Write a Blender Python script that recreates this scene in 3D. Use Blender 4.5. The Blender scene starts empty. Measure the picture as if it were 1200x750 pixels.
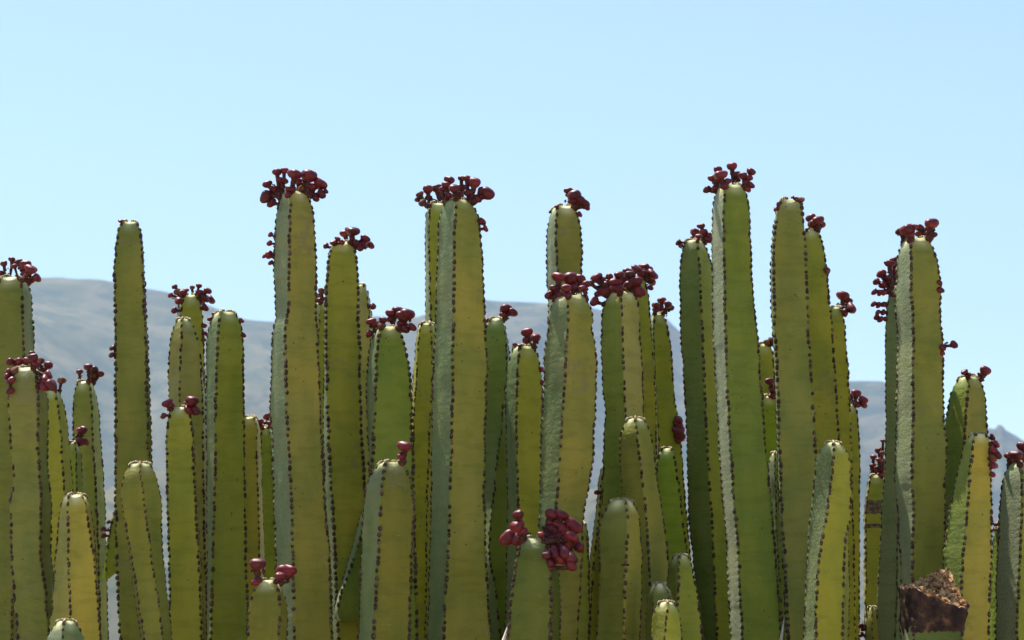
import bpy, math, random
import numpy as np
from mathutils import Vector, noise

random.seed(7); rng = np.random.default_rng(7)
scene = bpy.context.scene
COL = scene.collection
R = math.radians

# ------------------------------------------------------------------ camera
F = 2823.0                      # focal length in photo pixels (1200 wide)
CAM = Vector((0, 0, 1.5))
PITCH = math.atan((800 - 375) / F)
cam_data = bpy.data.cameras.new('camera')
cam_data.sensor_width = 36; cam_data.lens = 36 * F / 1200
cam_data.clip_start = .05; cam_data.clip_end = 20000
cam_data.dof.use_dof = True; cam_data.dof.focus_distance = 4.75; cam_data.dof.aperture_fstop = 13
cam = bpy.data.objects.new('camera', cam_data); COL.objects.link(cam)
cam.location = CAM; cam.rotation_euler = (math.pi / 2 + PITCH, 0, 0)
scene.camera = cam

# ------------------------------------------------------------------ sky, sun, exposure
SUN_EL, SUN_AZ = R(64), R(-36)        # azimuth clockwise from +Y (view direction): behind the plants, to the left
SUN_V = Vector((math.sin(SUN_AZ) * math.cos(SUN_EL), math.cos(SUN_AZ) * math.cos(SUN_EL), math.sin(SUN_EL)))
world = bpy.data.worlds.new('World'); scene.world = world; world.use_nodes = True
wn = world.node_tree
sky = wn.nodes.new('ShaderNodeTexSky'); sky.sky_type = 'NISHITA'; sky.sun_disc = False
sky.sun_elevation = SUN_EL; sky.sun_rotation = SUN_AZ
sky.altitude = 400; sky.air_density = 1.0; sky.dust_density = 0.6; sky.ozone_density = 1.0
bg = wn.nodes['Background']; bg.inputs[1].default_value = 0.112
wn.links.new(sky.outputs[0], bg.inputs[0])
sun_data = bpy.data.lights.new('sun', 'SUN'); sun_data.energy = 4.8; sun_data.angle = R(.53)
sun_data.color = (1, .95, .87)
sun = bpy.data.objects.new('sun', sun_data); COL.objects.link(sun)
sun.rotation_euler = SUN_V.to_track_quat('Z', 'Y').to_euler(); sun.location = (-3, 5, 8)
scene.view_settings.view_transform = 'Standard'; scene.view_settings.look = 'None'
scene.view_settings.gamma = 1; scene.view_settings.use_curve_mapping = False
scene.view_settings.exposure = 1.0
scene.render.engine = 'CYCLES'
scene.cycles.use_denoising = True
scene.cycles.max_bounces = 6; scene.cycles.volume_bounces = 0

# ------------------------------------------------------------------ helpers
cp, sp = math.cos(PITCH), math.sin(PITCH)
def px(x, y, d):
    """the point seen at photo pixel x, y that stands at distance d along +Y"""
    u, v = (x - 600) / F, (375 - y) / F
    dy = cp - v * sp; dz = sp + v * cp
    t = (d - CAM.y) / dy
    return Vector((CAM.x + u * t, d, CAM.z + dz * t)), t / F      # point, metres per pixel

def mesh_obj(name, V, Fc, mat, parent=None, smooth=True, origin=None):
    me = bpy.data.meshes.new(name)
    V = np.asarray(V, float)
    if origin is not None: V = V - np.asarray(origin)
    me.from_pydata(V.tolist(), [], [list(f) for f in Fc])
    if smooth: me.polygons.foreach_set('use_smooth', np.ones(len(me.polygons), bool))
    me.materials.append(mat); me.update()
    o = bpy.data.objects.new(name, me); COL.objects.link(o)
    if parent is not None: o.parent = parent
    elif origin is not None: o.location = origin
    return o

class N:
    """tiny node-tree helper"""
    def __init__(s, name):
        s.m = bpy.data.materials.new(name); s.m.use_nodes = True
        s.t = s.m.node_tree; s.b = s.t.nodes['Principled BSDF']; s.out = s.t.nodes['Material Output']
    def n(s, kind, **kw):
        nd = s.t.nodes.new('ShaderNode' + kind)
        for k, v in kw.items():
            if k.startswith('i_'): nd.inputs[k[2:].replace('_', ' ')].default_value = v
            else: setattr(nd, k, v)
        return nd
    def l(s, a, b): s.t.links.new(a, b)
    def noise(s, vec, scale, detail=4, rough=.55):
        nd = s.n('TexNoise'); nd.inputs['Scale'].default_value = scale; nd.inputs['Detail'].default_value = detail
        nd.inputs['Roughness'].default_value = rough; s.l(vec, nd.inputs['Vector']); return nd.outputs['Fac']
    def ramp(s, fac, stops):
        nd = s.n('ValToRGB'); e = nd.color_ramp.elements
        while len(e) < len(stops): e.new(.5)
        for q, (p, c) in zip(e, stops): q.position = p; q.color = (*c, 1) if len(c) == 3 else c
        s.l(fac, nd.inputs[0]); return nd.outputs[0]
    def mix(s, fac, a, b, blend='MIX'):
        nd = s.n('Mix', data_type='RGBA', blend_type=blend)
        for sock, v in ((nd.inputs[0], fac), (nd.inputs[6], a), (nd.inputs[7], b)):
            if isinstance(v, (int, float)): sock.default_value = v
            elif isinstance(v, tuple): sock.default_value = (*v, 1) if len(v) == 3 else v
            else: s.l(v, sock)
        return nd.outputs[2]
    def math(s, op, a, b=0.):
        nd = s.n('Math', operation=op)
        for sock, v in ((nd.inputs[0], a), (nd.inputs[1], b)):
            if isinstance(v, (int, float)): sock.default_value = v
            else: s.l(v, sock)
        return nd.outputs[0]

# ------------------------------------------------------------------ materials
def mat_skin():
    k = N('cactus_skin'); g = k.n('NewGeometry'); P = g.outputs['Position']
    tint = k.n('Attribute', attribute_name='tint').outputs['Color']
    crust = k.n('Attribute', attribute_name='crust').outputs['Fac']
    mp = k.n('Mapping'); mp.inputs['Scale'].default_value = (1, 1, .45); k.l(P, mp.inputs['Vector'])
    big = k.noise(mp.outputs[0], 15, 3)
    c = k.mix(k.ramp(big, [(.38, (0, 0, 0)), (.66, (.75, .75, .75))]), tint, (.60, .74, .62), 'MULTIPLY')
    yel = k.noise(P, 9, 2)
    c = k.mix(k.ramp(yel, [(.45, (0, 0, 0)), (.72, (.42, .42, .42))]), c, k.mix(1., c, (1.32, 1.12, .7), 'MULTIPLY'))
    # growth bands across the stem
    mb = k.n('Mapping'); mb.inputs['Scale'].default_value = (.25, .25, 1); k.l(P, mb.inputs['Vector'])
    band = k.noise(mb.outputs[0], 70, 2)
    c = k.mix(k.ramp(band, [(.36, (.5, .5, .5)), (.50, (0, 0, 0))]), c, k.mix(1., c, (.74, .77, .66), 'MULTIPLY'))
    # waxy bloom
    wax = k.noise(P, 130, 4, .7)
    c = k.mix(k.ramp(wax, [(.55, (0, 0, 0)), (.8, (.08, .08, .08))]), c, (.42, .46, .36))
    # corky scars and dark specks
    vo = k.n('TexVoronoi'); vo.inputs['Scale'].default_value = 75; k.l(P, vo.inputs['Vector'])
    gate = k.noise(P, 14, 1)
    spk = k.math('MULTIPLY', k.math('LESS_THAN', k.math('ADD', vo.outputs['Distance'], k.math('MULTIPLY', gate, .25)), .30), k.math('GREATER_THAN', gate, .61))
    c = k.mix(k.math('MULTIPLY', spk, .75), c, (.05, .045, .02))
    # corky brown patches and pale scratches
    ck = k.math('MULTIPLY', k.noise(P, 48, 6, .75), k.noise(P, 6, 1))
    c = k.mix(k.ramp(ck, [(.345, (0, 0, 0)), (.41, (.55, .55, .55))]), c, (.20, .165, .07))
    ms = k.n('Mapping'); ms.inputs['Scale'].default_value = (60, 60, 900); ms.inputs['Rotation'].default_value = (.2, .3, 0); k.l(P, ms.inputs['Vector'])
    c = k.mix(k.ramp(k.noise(ms.outputs[0], 1., 2, .5), [(.70, (0, 0, 0)), (.76, (.35, .35, .35))]), c, (.46, .47, .36))
    # crust on left faces, paler to paint in grazing sun
    cr = k.noise(P, 210, 5, .7)
    c = k.mix(k.math('MULTIPLY', crust, k.ramp(cr, [(.42, (0, 0, 0)), (.62, (.9, .9, .9))])), c, (.31, .33, .25))
    k.l(c, k.b.inputs['Base Color'])
    k.b.inputs['Roughness'].default_value = .55
    k.b.inputs['Specular IOR Level'].default_value = .18
    k.b.inputs['Subsurface Weight'].default_value = .0
    h = k.math('ADD', k.math('MULTIPLY', k.noise(P, 260, 4, .65), .22), k.math('MULTIPLY', band, .7))
    h = k.math('ADD', h, k.math('MULTIPLY', k.noise(P, 95, 3, .6), .8))
    h = k.math('ADD', h, k.math('MULTIPLY', crust, k.math('MULTIPLY', cr, 1.7)))
    bp = k.n('Bump'); bp.inputs['Strength'].default_value = .5; bp.inputs['Distance'].default_value = .004
    k.l(h, bp.inputs['Height']); k.l(bp.outputs[0], k.b.inputs['Normal'])
    return k.m

def mat_simple(name, cols, scale, rough=.7, spec=.3, bump=0., dist=.002, rand=0.):
    k = N(name); g = k.n('NewGeometry'); P = g.outputs['Position']
    fac = k.noise(P, scale, 4, .6)
    n_ = len(cols)
    c = k.ramp(fac, [(.3 + .4 * i / (n_ - 1), q) for i, q in enumerate(cols)])
    if rand:
        oi = k.n('ObjectInfo')
        hs = k.n('HueSaturation'); k.l(c, hs.inputs['Color'])
        k.l(k.math('ADD', k.math('MULTIPLY', oi.outputs['Random'], rand), 1 - rand / 2), hs.inputs['Value'])
        c = hs.outputs[0]
    k.l(c, k.b.inputs['Base Color']); k.b.inputs['Roughness'].default_value = rough
    k.b.inputs['Specular IOR Level'].default_value = spec
    if bump:
        bp = k.n('Bump'); bp.inputs['Strength'].default_value = bump; bp.inputs['Distance'].default_value = dist
        k.l(k.noise(P, scale * 3, 4, .65), bp.inputs['Height']); k.l(bp.outputs[0], k.b.inputs['Normal'])
    return k.m

M_SKIN = mat_skin()
M_SPINE = mat_simple('spine_pads', [(.022, .012, .008), (.060, .034, .022), (.19, .135, .095)], 110, .8, .15)
M_FRUIT = mat_simple('fruit_skin', [(.060, .004, .007), (.120, .008, .012), (.20, .018, .018)], 60, .46, .35, .4, .0018, .7)
M_DRY = mat_simple('dry_fruit', [(.07, .022, .015), (.15, .055, .03), (.27, .13, .07)], 130, .75, .2, .6, .002, .5)
M_STALK = mat_simple('fruit_stalk', [(.028, .008, .007), (.07, .016, .012), (.15, .06, .028)], 240, .65, .25, 0, 0, .4)
M_BUD = mat_simple('tip_buds', [(.10, .03, .02), (.30, .22, .10), (.55, .50, .30)], 120, .6, .3)
M_SCAR = mat_simple('corky_scar', [(.05, .032, .022), (.13, .09, .06), (.26, .20, .14)], 120, .9, .1, .8, .004)
M_WOOD = mat_simple('broken_wood', [(.008, .005, .004), (.022, .011, .008), (.06, .030, .018), (.20, .10, .04)], 38, .75, .25, .55, .006)
M_PITH = mat_simple('broken_pith', [(.025, .010, .005), (.22, .09, .035), (.62, .38, .17), (.80, .62, .38)], 85, .9, .1, 1., .006)

# ------------------------------------------------------------------ setting: ground, hills
def mat_ground():
    k = N('dry_ground'); P = k.n('NewGeometry').outputs['Position']
    c = k.ramp(k.noise(P, .9, 6, .65), [(.3, (.30, .23, .15)), (.5, (.42, .34, .24)), (.7, (.52, .44, .33))])
    c = k.mix(k.ramp(k.noise(P, .05, 4), [(.55, (0, 0, 0)), (.68, (.6, .6, .6))]), c, (.16, .16, .07))
    k.l(c, k.b.inputs['Base Color']); k.b.inputs['Roughness'].default_value = .95
    bp = k.n('Bump'); bp.inputs['Strength'].default_value = .8; bp.inputs['Distance'].default_value = .05
    k.l(k.noise(P, 14, 6, .7), bp.inputs['Height']); k.l(bp.outputs[0], k.b.inputs['Normal'])
    return k.m

def mat_hill():
    k = N('dry_hillside'); P = k.n('NewGeometry').outputs['Position']
    mp = k.n('Mapping'); mp.inputs['Scale'].default_value = (1, .6, 2.2); k.l(P, mp.inputs['Vector'])
    a = k.noise(mp.outputs[0], .0045, 6, .6)
    c = k.ramp(a, [(.36, (.045, .050, .022)), (.47, (.13, .11, .055)), (.55, (.07, .072, .027)), (.68, (.22, .18, .10))])
    b = k.noise(P, .035, 5, .7)
    c = k.mix(k.ramp(b, [(.50, (0, 0, 0)), (.58, (.8, .8, .8))]), c, (.04, .05, .022))
    sx = k.n('SeparateXYZ'); k.l(P, sx.inputs[0])
    west = k.ramp(k.math('ADD', k.math('MULTIPLY', sx.outputs[0], -.0016), k.math('MULTIPLY', a, .8)), [(.45, (0, 0, 0)), (.85, (.8, .8, .8))])
    c = k.mix(west, c, k.mix(1., c, (1.4, 1.35, 1.15), 'MULTIPLY'))          # drier grass on the western slope
    k.l(c, k.b.inputs['Base Color']); k.b.inputs['Roughness'].default_value = 1.
    k.b.inputs['Specular IOR Level'].default_value = .1
    return k.m

def build_setting():
    n_ = 96; V = [(0, 0, 0)]; Fc = []
    rr = [3, 8, 20, 60, 150, 300, 420]
    for r_ in rr:
        for i in range(n_):
            a = 2 * math.pi * i / n_
            z = 0 if r_ < 20 else -.3 + .25 * noise.noise(Vector((r_ * math.cos(a) * .05, r_ * math.sin(a) * .05, 0)))
            V.append((r_ * math.cos(a), r_ * math.sin(a), z))
    for i in range(n_): Fc.append((0, 1 + i, 1 + (i + 1) % n_))
    for k in range(len(rr) - 1):
        for i in range(n_):
            a, b = 1 + k * n_ + i, 1 + k * n_ + (i + 1) % n_
            Fc.append((a, a + n_, b + n_, b))
    o = mesh_obj('ground', V, Fc, mat_ground()); o['kind'] = 'structure'
    # the valley floor and the range across it: heights follow the skyline in the photo
    prof = [(-900, 330), (-500, 300), (-200, 315), (0, 322), (45, 325), (105, 327), (130, 330), (175, 339), (205, 344), (250, 360),
            (285, 374), (320, 377), (430, 372), (490, 371), (530, 358), (570, 352), (640, 355), (700, 362), (780, 372),
            (797, 388), (860, 415), (930, 436), (990, 446), (1035, 448), (1070, 466), (1100, 488), (1125, 496), (1150, 500), (1166, 503),
            (1170, 498), (1175, 499), (1179, 504), (1190, 509), (1200, 516), (1300, 540), (1500, 520), (2000, 480)]
    pxs = np.array([p[0] for p in prof], float); pys = np.array([p[1] for p in prof], float)
    R0 = 2300.
    th0, th1 = -math.pi, math.pi
    front = np.concatenate([np.linspace(-.45, -.23, 80), np.linspace(-.229, .229, 620), np.linspace(.23, .45, 80)]); rest = np.concatenate([np.linspace(-math.pi, -.46, 90), np.linspace(.46, math.pi - .07, 88)])
    th = np.sort(np.concatenate([front, rest]))
    rs = np.concatenate([[400, 500, 620], np.linspace(700, R0, 64), R0 + np.array([80, 200, 400, 700])])
    V = []; Fc = []
    for r_ in rs:
        for t in th:
            if abs(t) < 1.1:
                xp = 600 + F * math.tan(t)
                for _ in range(2):
                    yp = float(np.interp(xp, pxs, pys)); v_ = (375 - yp) / F
                    dy_ = cp - v_ * sp; u_ = math.tan(t) * dy_; xp = 600 + F * u_
                Hh = 1.5 + (sp + v_ * cp) / math.hypot(u_, dy_) * R0
            else: Hh = (380 - 60 * math.sin(t * 5)) / F * R0
            s = max(0, min(1, (r_ - 430) / (R0 - 430)))
            x, y = r_ * math.sin(t), r_ * math.cos(t)
            if r_ <= R0:
                prof_h = .30 * s + .70 * s ** 2.4
                fade = math.sin(math.pi * min(1, s * 1.0)) ** .7 if s < 1 else 0
                nz = noise.fractal(Vector((x * .0022, y * .0022, 3.1)), 1., 2., 6) * 85 + \
                     abs(noise.noise(Vector((x * .005, y * .0016, 9.)))) * -130
                z = Hh * prof_h + nz * fade
                z = min(z, Hh * (r_ / R0) * (.955 + .045 * s ** 6))
                z += 1.5 * noise.noise(Vector((x * .05, y * .05, 1.))) * (s ** .5)
            else:
                z = Hh * max(.1, 1 - (r_ - R0) / 900)
            V.append((x, y, max(z, -2) - (.8 if s == 0 else 0)))
    nt = len(th)
    for k in range(len(rs) - 1):
        for i in range(nt):
            j = (i + 1) % nt
            a, b = k * nt + i, k * nt + j
            Fc.append((a, b, b + nt, a + nt))
    o = mesh_obj('hills', V, Fc, mat_hill()); o['kind'] = 'structure'
build_setting()

def build_haze():
    a, z0, z1 = 3250, -6, 520
    V = [(sx * a, sy * a, z) for z in (z0, z1) for sx, sy in ((-1, -1), (1, -1), (1, 1), (-1, 1))]
    Fc = [(3, 2, 1, 0), (4, 5, 6, 7)] + [(i, (i + 1) % 4, (i + 1) % 4 + 4, i + 4) for i in range(4)]
    m = bpy.data.materials.new('haze_air'); m.use_nodes = True; t = m.node_tree
    t.nodes.remove(t.nodes['Principled BSDF'])
    v = t.nodes.new('ShaderNodeVolumePrincipled')
    v.inputs['Color'].default_value = (.50, .72, 1, 1); v.inputs['Density'].default_value = 2.3e-4
    v.inputs['Anisotropy'].default_value = .0
    t.links.new(v.outputs[0], t.nodes['Material Output'].inputs['Volume'])
    o = mesh_obj('haze', V, Fc, m, smooth=False); o['kind'] = 'stuff'
    o['label'] = 'pale blue haze filling the valley air'; o['category'] = 'haze'
build_haze()

# ------------------------------------------------------------------ cactus stems
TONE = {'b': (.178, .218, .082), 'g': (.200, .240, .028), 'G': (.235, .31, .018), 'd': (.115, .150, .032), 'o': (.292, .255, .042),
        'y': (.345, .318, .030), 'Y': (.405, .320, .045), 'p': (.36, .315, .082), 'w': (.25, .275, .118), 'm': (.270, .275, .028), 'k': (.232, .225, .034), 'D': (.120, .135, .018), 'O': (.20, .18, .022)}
GROUP = 'columnar cacti of the clump'

def solve_angle(f, n):
    """turn of the front ridge so that it shows at fraction f of the stem's width"""
    best = None; h = math.pi / n
    for a in np.linspace(-h * 1.02, h * 1.02, 121) if n > 3 else [0]:
        xs = np.sin(a + 2 * math.pi / n * np.arange(n)); lo, hi = xs.min(), xs.max()
        e = abs((math.sin(a) - lo) / (hi - lo) - f)
        if best is None or e < best[0]: best = (e, a, lo, hi)
    return best[1:]

SAMP = np.array([-1, -.90, -.64, -.3, 0., .3, .64, .90])

class Stem:
    def __init__(s, rows, d, n=4, L='b', Rr='o', crust=0., seed=0, zmin=0., open_top=False, neck=0):
        s.n = n; s.d = d; s.rnd = np.random.default_rng(seed + 11); s.seed = seed
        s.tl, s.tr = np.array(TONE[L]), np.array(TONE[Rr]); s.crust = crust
        Z, X, RR, A = [], [], [], []
        for (y, xl, xr, xm) in rows:
            f = min(1, max(0, (xm - xl) / (xr - xl)))
            a, lo, hi = solve_angle(f, n)
            r_ = (xr - xl) / (hi - lo); cx = xl - r_ * lo
            P, mpp = px(cx, y, d)
            Z.append(P.z); X.append(P.x); RR.append(r_ * mpp * 1.0); A.append(a)
        s.mpp = mpp
        Z, X, RR, A = map(np.array, (Z, X, RR, A))
        w0 = RR[0]; s.ztop = Z[0]; s.cap = w0 * (.30 if not open_top else 0)
        if Z[-1] > zmin + .02 and not neck:
            # run on to the ground, easing towards upright
            zl = Z[-1]; k = max(0, len(Z) - 3)
            sl = (X[-1] - X[k]) / max(.05, Z[k] - Z[-1]); sl = max(-.12, min(.12, sl))
            for q in (.25, .5, .75, 1.):
                z = zl + (zmin - .02 - zl) * q; dz = zl - z
                Z = np.append(Z, z); X = np.append(X, X[-1] + sl * (zl * .25) * (1 - q * .8)); RR = np.append(RR, RR[-1] * (1.0 if q < 1 else .92)); A = np.append(A, A[-1])
        o = np.argsort(Z); s.Z, s.X, s.RR, s.A = Z[o], X[o], RR[o], A[o]
        s.sway = (s.rnd.uniform(-.010, .010), s.rnd.uniform(0, 6))
        s.zbot = s.Z[0]
    def _i(s, z, arr):
        # smoothed interpolation of the measured rows
        h = .006
        return (np.interp(z - h, s.Z, arr) + 2 * np.interp(z, s.Z, arr) + np.interp(z + h, s.Z, arr)) / 4
    def at(s, z):
        zz = min(z, s.ztop)
        return s._i(zz, s.X), s.d + s.sway[0] * math.sin(zz * 2.2 + s.sway[1]), s._i(zz, s.RR), s._i(zz, s.A)
    def lump(s, g, z):
        return noise.noise(Vector((math.cos(g) * 1.3 + s.seed * 3.1, math.sin(g) * 1.3, z * 25)))
    def ridge(s, k, z):
        x, y, r_, a = s.at(z); q = a + 2 * math.pi * k / s.n
        return Vector((x + r_ * math.sin(q), y - r_ * math.cos(q), min(z, s.ztop))), q
    def build(s, root, zvis):
        n = s.n; h = math.pi / n
        sp = s.mpp * s.rnd.uniform(7.4, 8.4)           # spacing of the spine pads
        # heights: fine where the photo looks, coarser below the frame
        zs = list(np.arange(s.ztop, max(zvis, s.zbot), -sp / 3))
        if zs[-1] - s.zbot > .05: zs += list(np.linspace(zs[-1], s.zbot, max(3, int((zs[-1] - s.zbot) / .05)))[1:])
        V, Cc, Kc = [], [], []
        ph = s.rnd.uniform(0, 6.28, n)
        org = np.array(root.location) if root is not None else np.zeros(3)
        off = np.concatenate([2 * h * k + h + SAMP * h for k in range(n)])     # angle of each column from ridge 0
        fidx = np.repeat(np.arange(n), len(SAMP)); phi = np.tile(SAMP, n)
        prof = np.cos(h) / np.cos(phi * h) + .05 * (1 - phi ** 2) * (1 if n == 4 else .6)
        ridge_w = np.clip((np.abs(phi) - .72) / .28, 0, 1) ** 1.3
        prof = prof + .035 * ridge_w
        fj = s.rnd.uniform(.92, 1.08, n)[fidx]; fcream = s.rnd.uniform(.45, 1., n)[fidx]
        def ring(z, rad, zz, tipk):
            x, y, r_, a = s.at(z)
            q = a + off
            cren = .034 * np.cos(2 * np.pi * (s.ztop - z) / sp + ph[fidx] * 0) * ridge_w if z > zvis else 0
            lump = np.array([s.lump(g, z) for g in off]) * (.024 + .032 * ridge_w)
            pin = 1 + .028 * noise.noise(Vector((z * 11, s.seed * 1.7, 0))) - .035 * max(0, noise.noise(Vector((z * 21, s.seed * 2.3, 4))) - .42) / .3
            rad_ = rad * r_ * pin * (prof + cren + lump)
            vx = x + rad_ * np.sin(q); vy = y - rad_ * np.cos(q)
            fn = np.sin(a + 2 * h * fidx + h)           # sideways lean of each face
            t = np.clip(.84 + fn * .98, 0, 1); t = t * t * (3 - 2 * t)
            c = s.tl[None] * (1 - t[:, None]) + s.tr[None] * t[:, None]  # face tones paint in cool sky light left, warm ground bounce right
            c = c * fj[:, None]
            tk = (tipk * np.clip(1.25 - np.abs(phi) * 1.15, .15, 1) * fcream)[:, None]
            c = c * (1 - tk) + np.array((.82, .75, .42))[None] * tk  # cream young tips, brightened to paint in a sunlit highlight
            kc = s.crust * np.clip(-fn * 1.6 - .3, 0, 1) * (1 - tipk)  # rough pale coat on left faces, painted where grazing sun catches
            zo = s.cap * .34 * (ridge_w - .5 * (1 - np.abs(phi))) * np.clip((rad - .2) * 3, 0, 1) if rad < 1 else np.zeros(len(q))
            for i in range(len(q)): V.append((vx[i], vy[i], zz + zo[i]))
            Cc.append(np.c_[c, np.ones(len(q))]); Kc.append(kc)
        if s.cap:
            for rr_, hz in ((.10, .90), (.34, 1.0), (.56, .90), (.76, .69), (.90, .42), (.965, .20)):
                ring(s.ztop, rr_, s.ztop + s.cap * hz, 1.)
        for z in zs:
            tk = max(0, 1 - (s.ztop - z) / (s.mpp * 13)) ** 1.5 if s.cap else 0
            ring(z, 1., z, tk)
        m = len(off); rings = len(V) // m; Fc = []
        Fc.append(tuple(range(m - 1, -1, -1)))
        for k in range(rings - 1):
            for i in range(m):
                j = (i + 1) % m
                Fc.append((k * m + i, k * m + j, (k + 1) * m + j, (k + 1) * m + i))
        Fc.append(tuple(range((rings - 1) * m, rings * m)))
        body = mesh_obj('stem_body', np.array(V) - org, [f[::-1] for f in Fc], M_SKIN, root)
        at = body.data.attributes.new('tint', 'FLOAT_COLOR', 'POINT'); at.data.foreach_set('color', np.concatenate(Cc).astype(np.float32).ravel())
        at = body.data.attributes.new('crust', 'FLOAT', 'POINT'); at.data.foreach_set('value', np.concatenate(Kc).astype(np.float32))
        # spine pads along each ridge
        zp = list(np.arange(s.ztop - sp * .1, max(zvis, s.zbot + .02), -sp))
        zp2 = list(np.arange(zp[-1], s.zbot + .03, -sp * 1.6))[1:]
        pads = min(1.15, max(.6, (float(np.median(s.RR)) / .045) ** .8)) * s.rnd.uniform(.85, 1.1)
        for k in range(n):
            PV, PF = [], []
            seq = [(z, 1) for z in zp] + [(z, 0) for z in zp2]
            for z, fine in seq:
                if s.rnd.random() < .05 or noise.noise(Vector((z * 17, k * 5.1, s.seed))) > .52: continue
                if True:
                    p, q = s.ridge(k, z)
                out = Vector((math.sin(q), -math.cos(q), .0)); tan = Vector((math.cos(q), math.sin(q), 0)); up = Vector((0, 0, 1))
                r_ = s.at(z)[2]; p = p + out * (r_ * (.035 + .026 + .056 * s.lump(2 * math.pi * k / n, z)) - .0010) + up * s.rnd.normal(0, sp * .10) + tan * s.rnd.normal(0, .0006)
                sc = s.rnd.uniform(.8, 1.2); pw, phh, pd = .0034 * sc * pads, sp * .46 * s.rnd.uniform(.62, 1.18), .0014 * sc * pads
                b = len(PV)
                ns = 8 if fine else 4
                PV.append(p + out * pd)
                for i in range(ns):
                    g = 2 * math.pi * i / ns + .3
                    PV.append(p + tan * (pw * math.cos(g) * s.rnd.uniform(.85, 1.15)) + up * (phh * math.sin(g)) - out * .0004)
                for i in range(ns): PF.append((b, b + 1 + i, b + 1 + (i + 1) % ns))
                for i in range(ns): PV.append(p + tan * (pw * .9 * math.cos(2 * math.pi * i / ns + .3)) + up * (phh * .9 * math.sin(2 * math.pi * i / ns + .3)) - out * .005)
                for i in range(ns):
                    j = (i + 1) % ns; PF.append((b + 1 + i, b + 1 + ns + i, b + 1 + ns + j, b + 1 + j))
                if fine:
                    for sg in (-1, 1):
                        b = len(PV); dr = (out * 1. + tan * sg * .85 + up * s.rnd.uniform(-.5, .15)).normalized()
                        ln = s.rnd.uniform(.0018, .0036); sd = dr.cross(up).normalized() * .0006; u2 = up * .0006
                        q0 = p + out * pd * .4 + tan * sg * pw * .4
                        PV += [q0 + sd, q0 - sd * .5 + u2, q0 - sd * .5 - u2, q0 + dr * ln]
                        PF += [(b, b + 1, b + 3), (b + 1, b + 2, b + 3), (b + 2, b, b + 3)]
            PV = np.array([tuple(v) for v in PV]) - org
            o = mesh_obj('spine_row', PV, PF, M_SPINE, body, smooth=False); o['kind'] = 'stuff'
        # tiny pale and brown buds on the growing tip
        if s.cap:
            BV, BF = [], []
            x, y, r_, a = s.at(s.ztop)
            for k in range(n):
                for rr_, hz in ((.30, 1.), (.42, .97), (.53, .91), (.64, .83), (.74, .71), (.83, .56), (.90, .42), (.96, .24)):
                    q = a + 2 * math.pi * k / n + s.rnd.normal(0, .05)
                    hz += .32; rr_ *= 1.03
                    p = Vector((x + rr_ * r_ * math.sin(q), y - rr_ * r_ * math.cos(q), s.ztop + s.cap * hz))
                    rad = s.mpp * s.rnd.uniform(.8, 1.7); b = len(BV)
                    BV += [p + Vector((rad * math.cos(t), rad * math.sin(t), -rad * 1.2)) for t in (0, 1.57, 3.14, 4.71)]
                    BV += [p + Vector((rad * .9 * math.cos(t), rad * .9 * math.sin(t), rad * .5)) for t in (.4, 1.97, 3.54, 5.11)]
                    BV.append(p + Vector((0, 0, rad * 1.4)))
                    for i in range(4):
                        j = (i + 1) % 4
                        BF += [(b + i, b + j, b + 4 + j, b + 4 + i), (b + 4 + i, b + 4 + j, b + 8)]
            o = mesh_obj('tip_buds', np.array([tuple(v) for v in BV]) - org, BF, M_BUD, root); o['kind'] = 'stuff'
        return body

def fruit_mesh(c, axis, r_, rd):
    """three-lobed capsule with a flattened crown, axis pointing away from the stalk"""
    axis = axis.normalized(); t1 = axis.orthogonal().normalized(); t2 = axis.cross(t1)
    V, Fc = [], []; nu, nv = 16, 9
    p0 = rd.uniform(0, 6); lob = rd.uniform(.04, .17); flat = rd.uniform(.68, .92); sd = rd.uniform(0, 99); squash = rd.uniform(-.08, .08); tilt = rd.uniform(-.16, .16)
    for j in range(nv + 1):
        th = math.pi * j / nv
        for i in range(nu):
            u = 2 * math.pi * i / nu
            rr = math.sin(th) * (1 + lob * math.cos(3 * u + p0) + tilt * math.cos(u + p0)) * (1.05 - .13 * math.cos(th + math.pi))
            hz = math.cos(th) * flat - .10 * math.exp(-(th / .45) ** 2)
            nn = 1 + .08 * noise.noise(Vector((math.cos(u) * rr * 1.6 + sd, math.sin(u) * rr * 1.6, hz * 1.6)))
            V.append(c + (t1 * (math.cos(u) * (1 + squash)) + t2 * (math.sin(u) * (1 - squash))) * (rr * nn * r_) + axis * (hz * nn * r_))
    for j in range(nv):
        for i in range(nu):
            k = (i + 1) % nu
            Fc.append((j * nu + i, (j + 1) * nu + i, (j + 1) * nu + k, j * nu + k))
    return V, Fc

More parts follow.
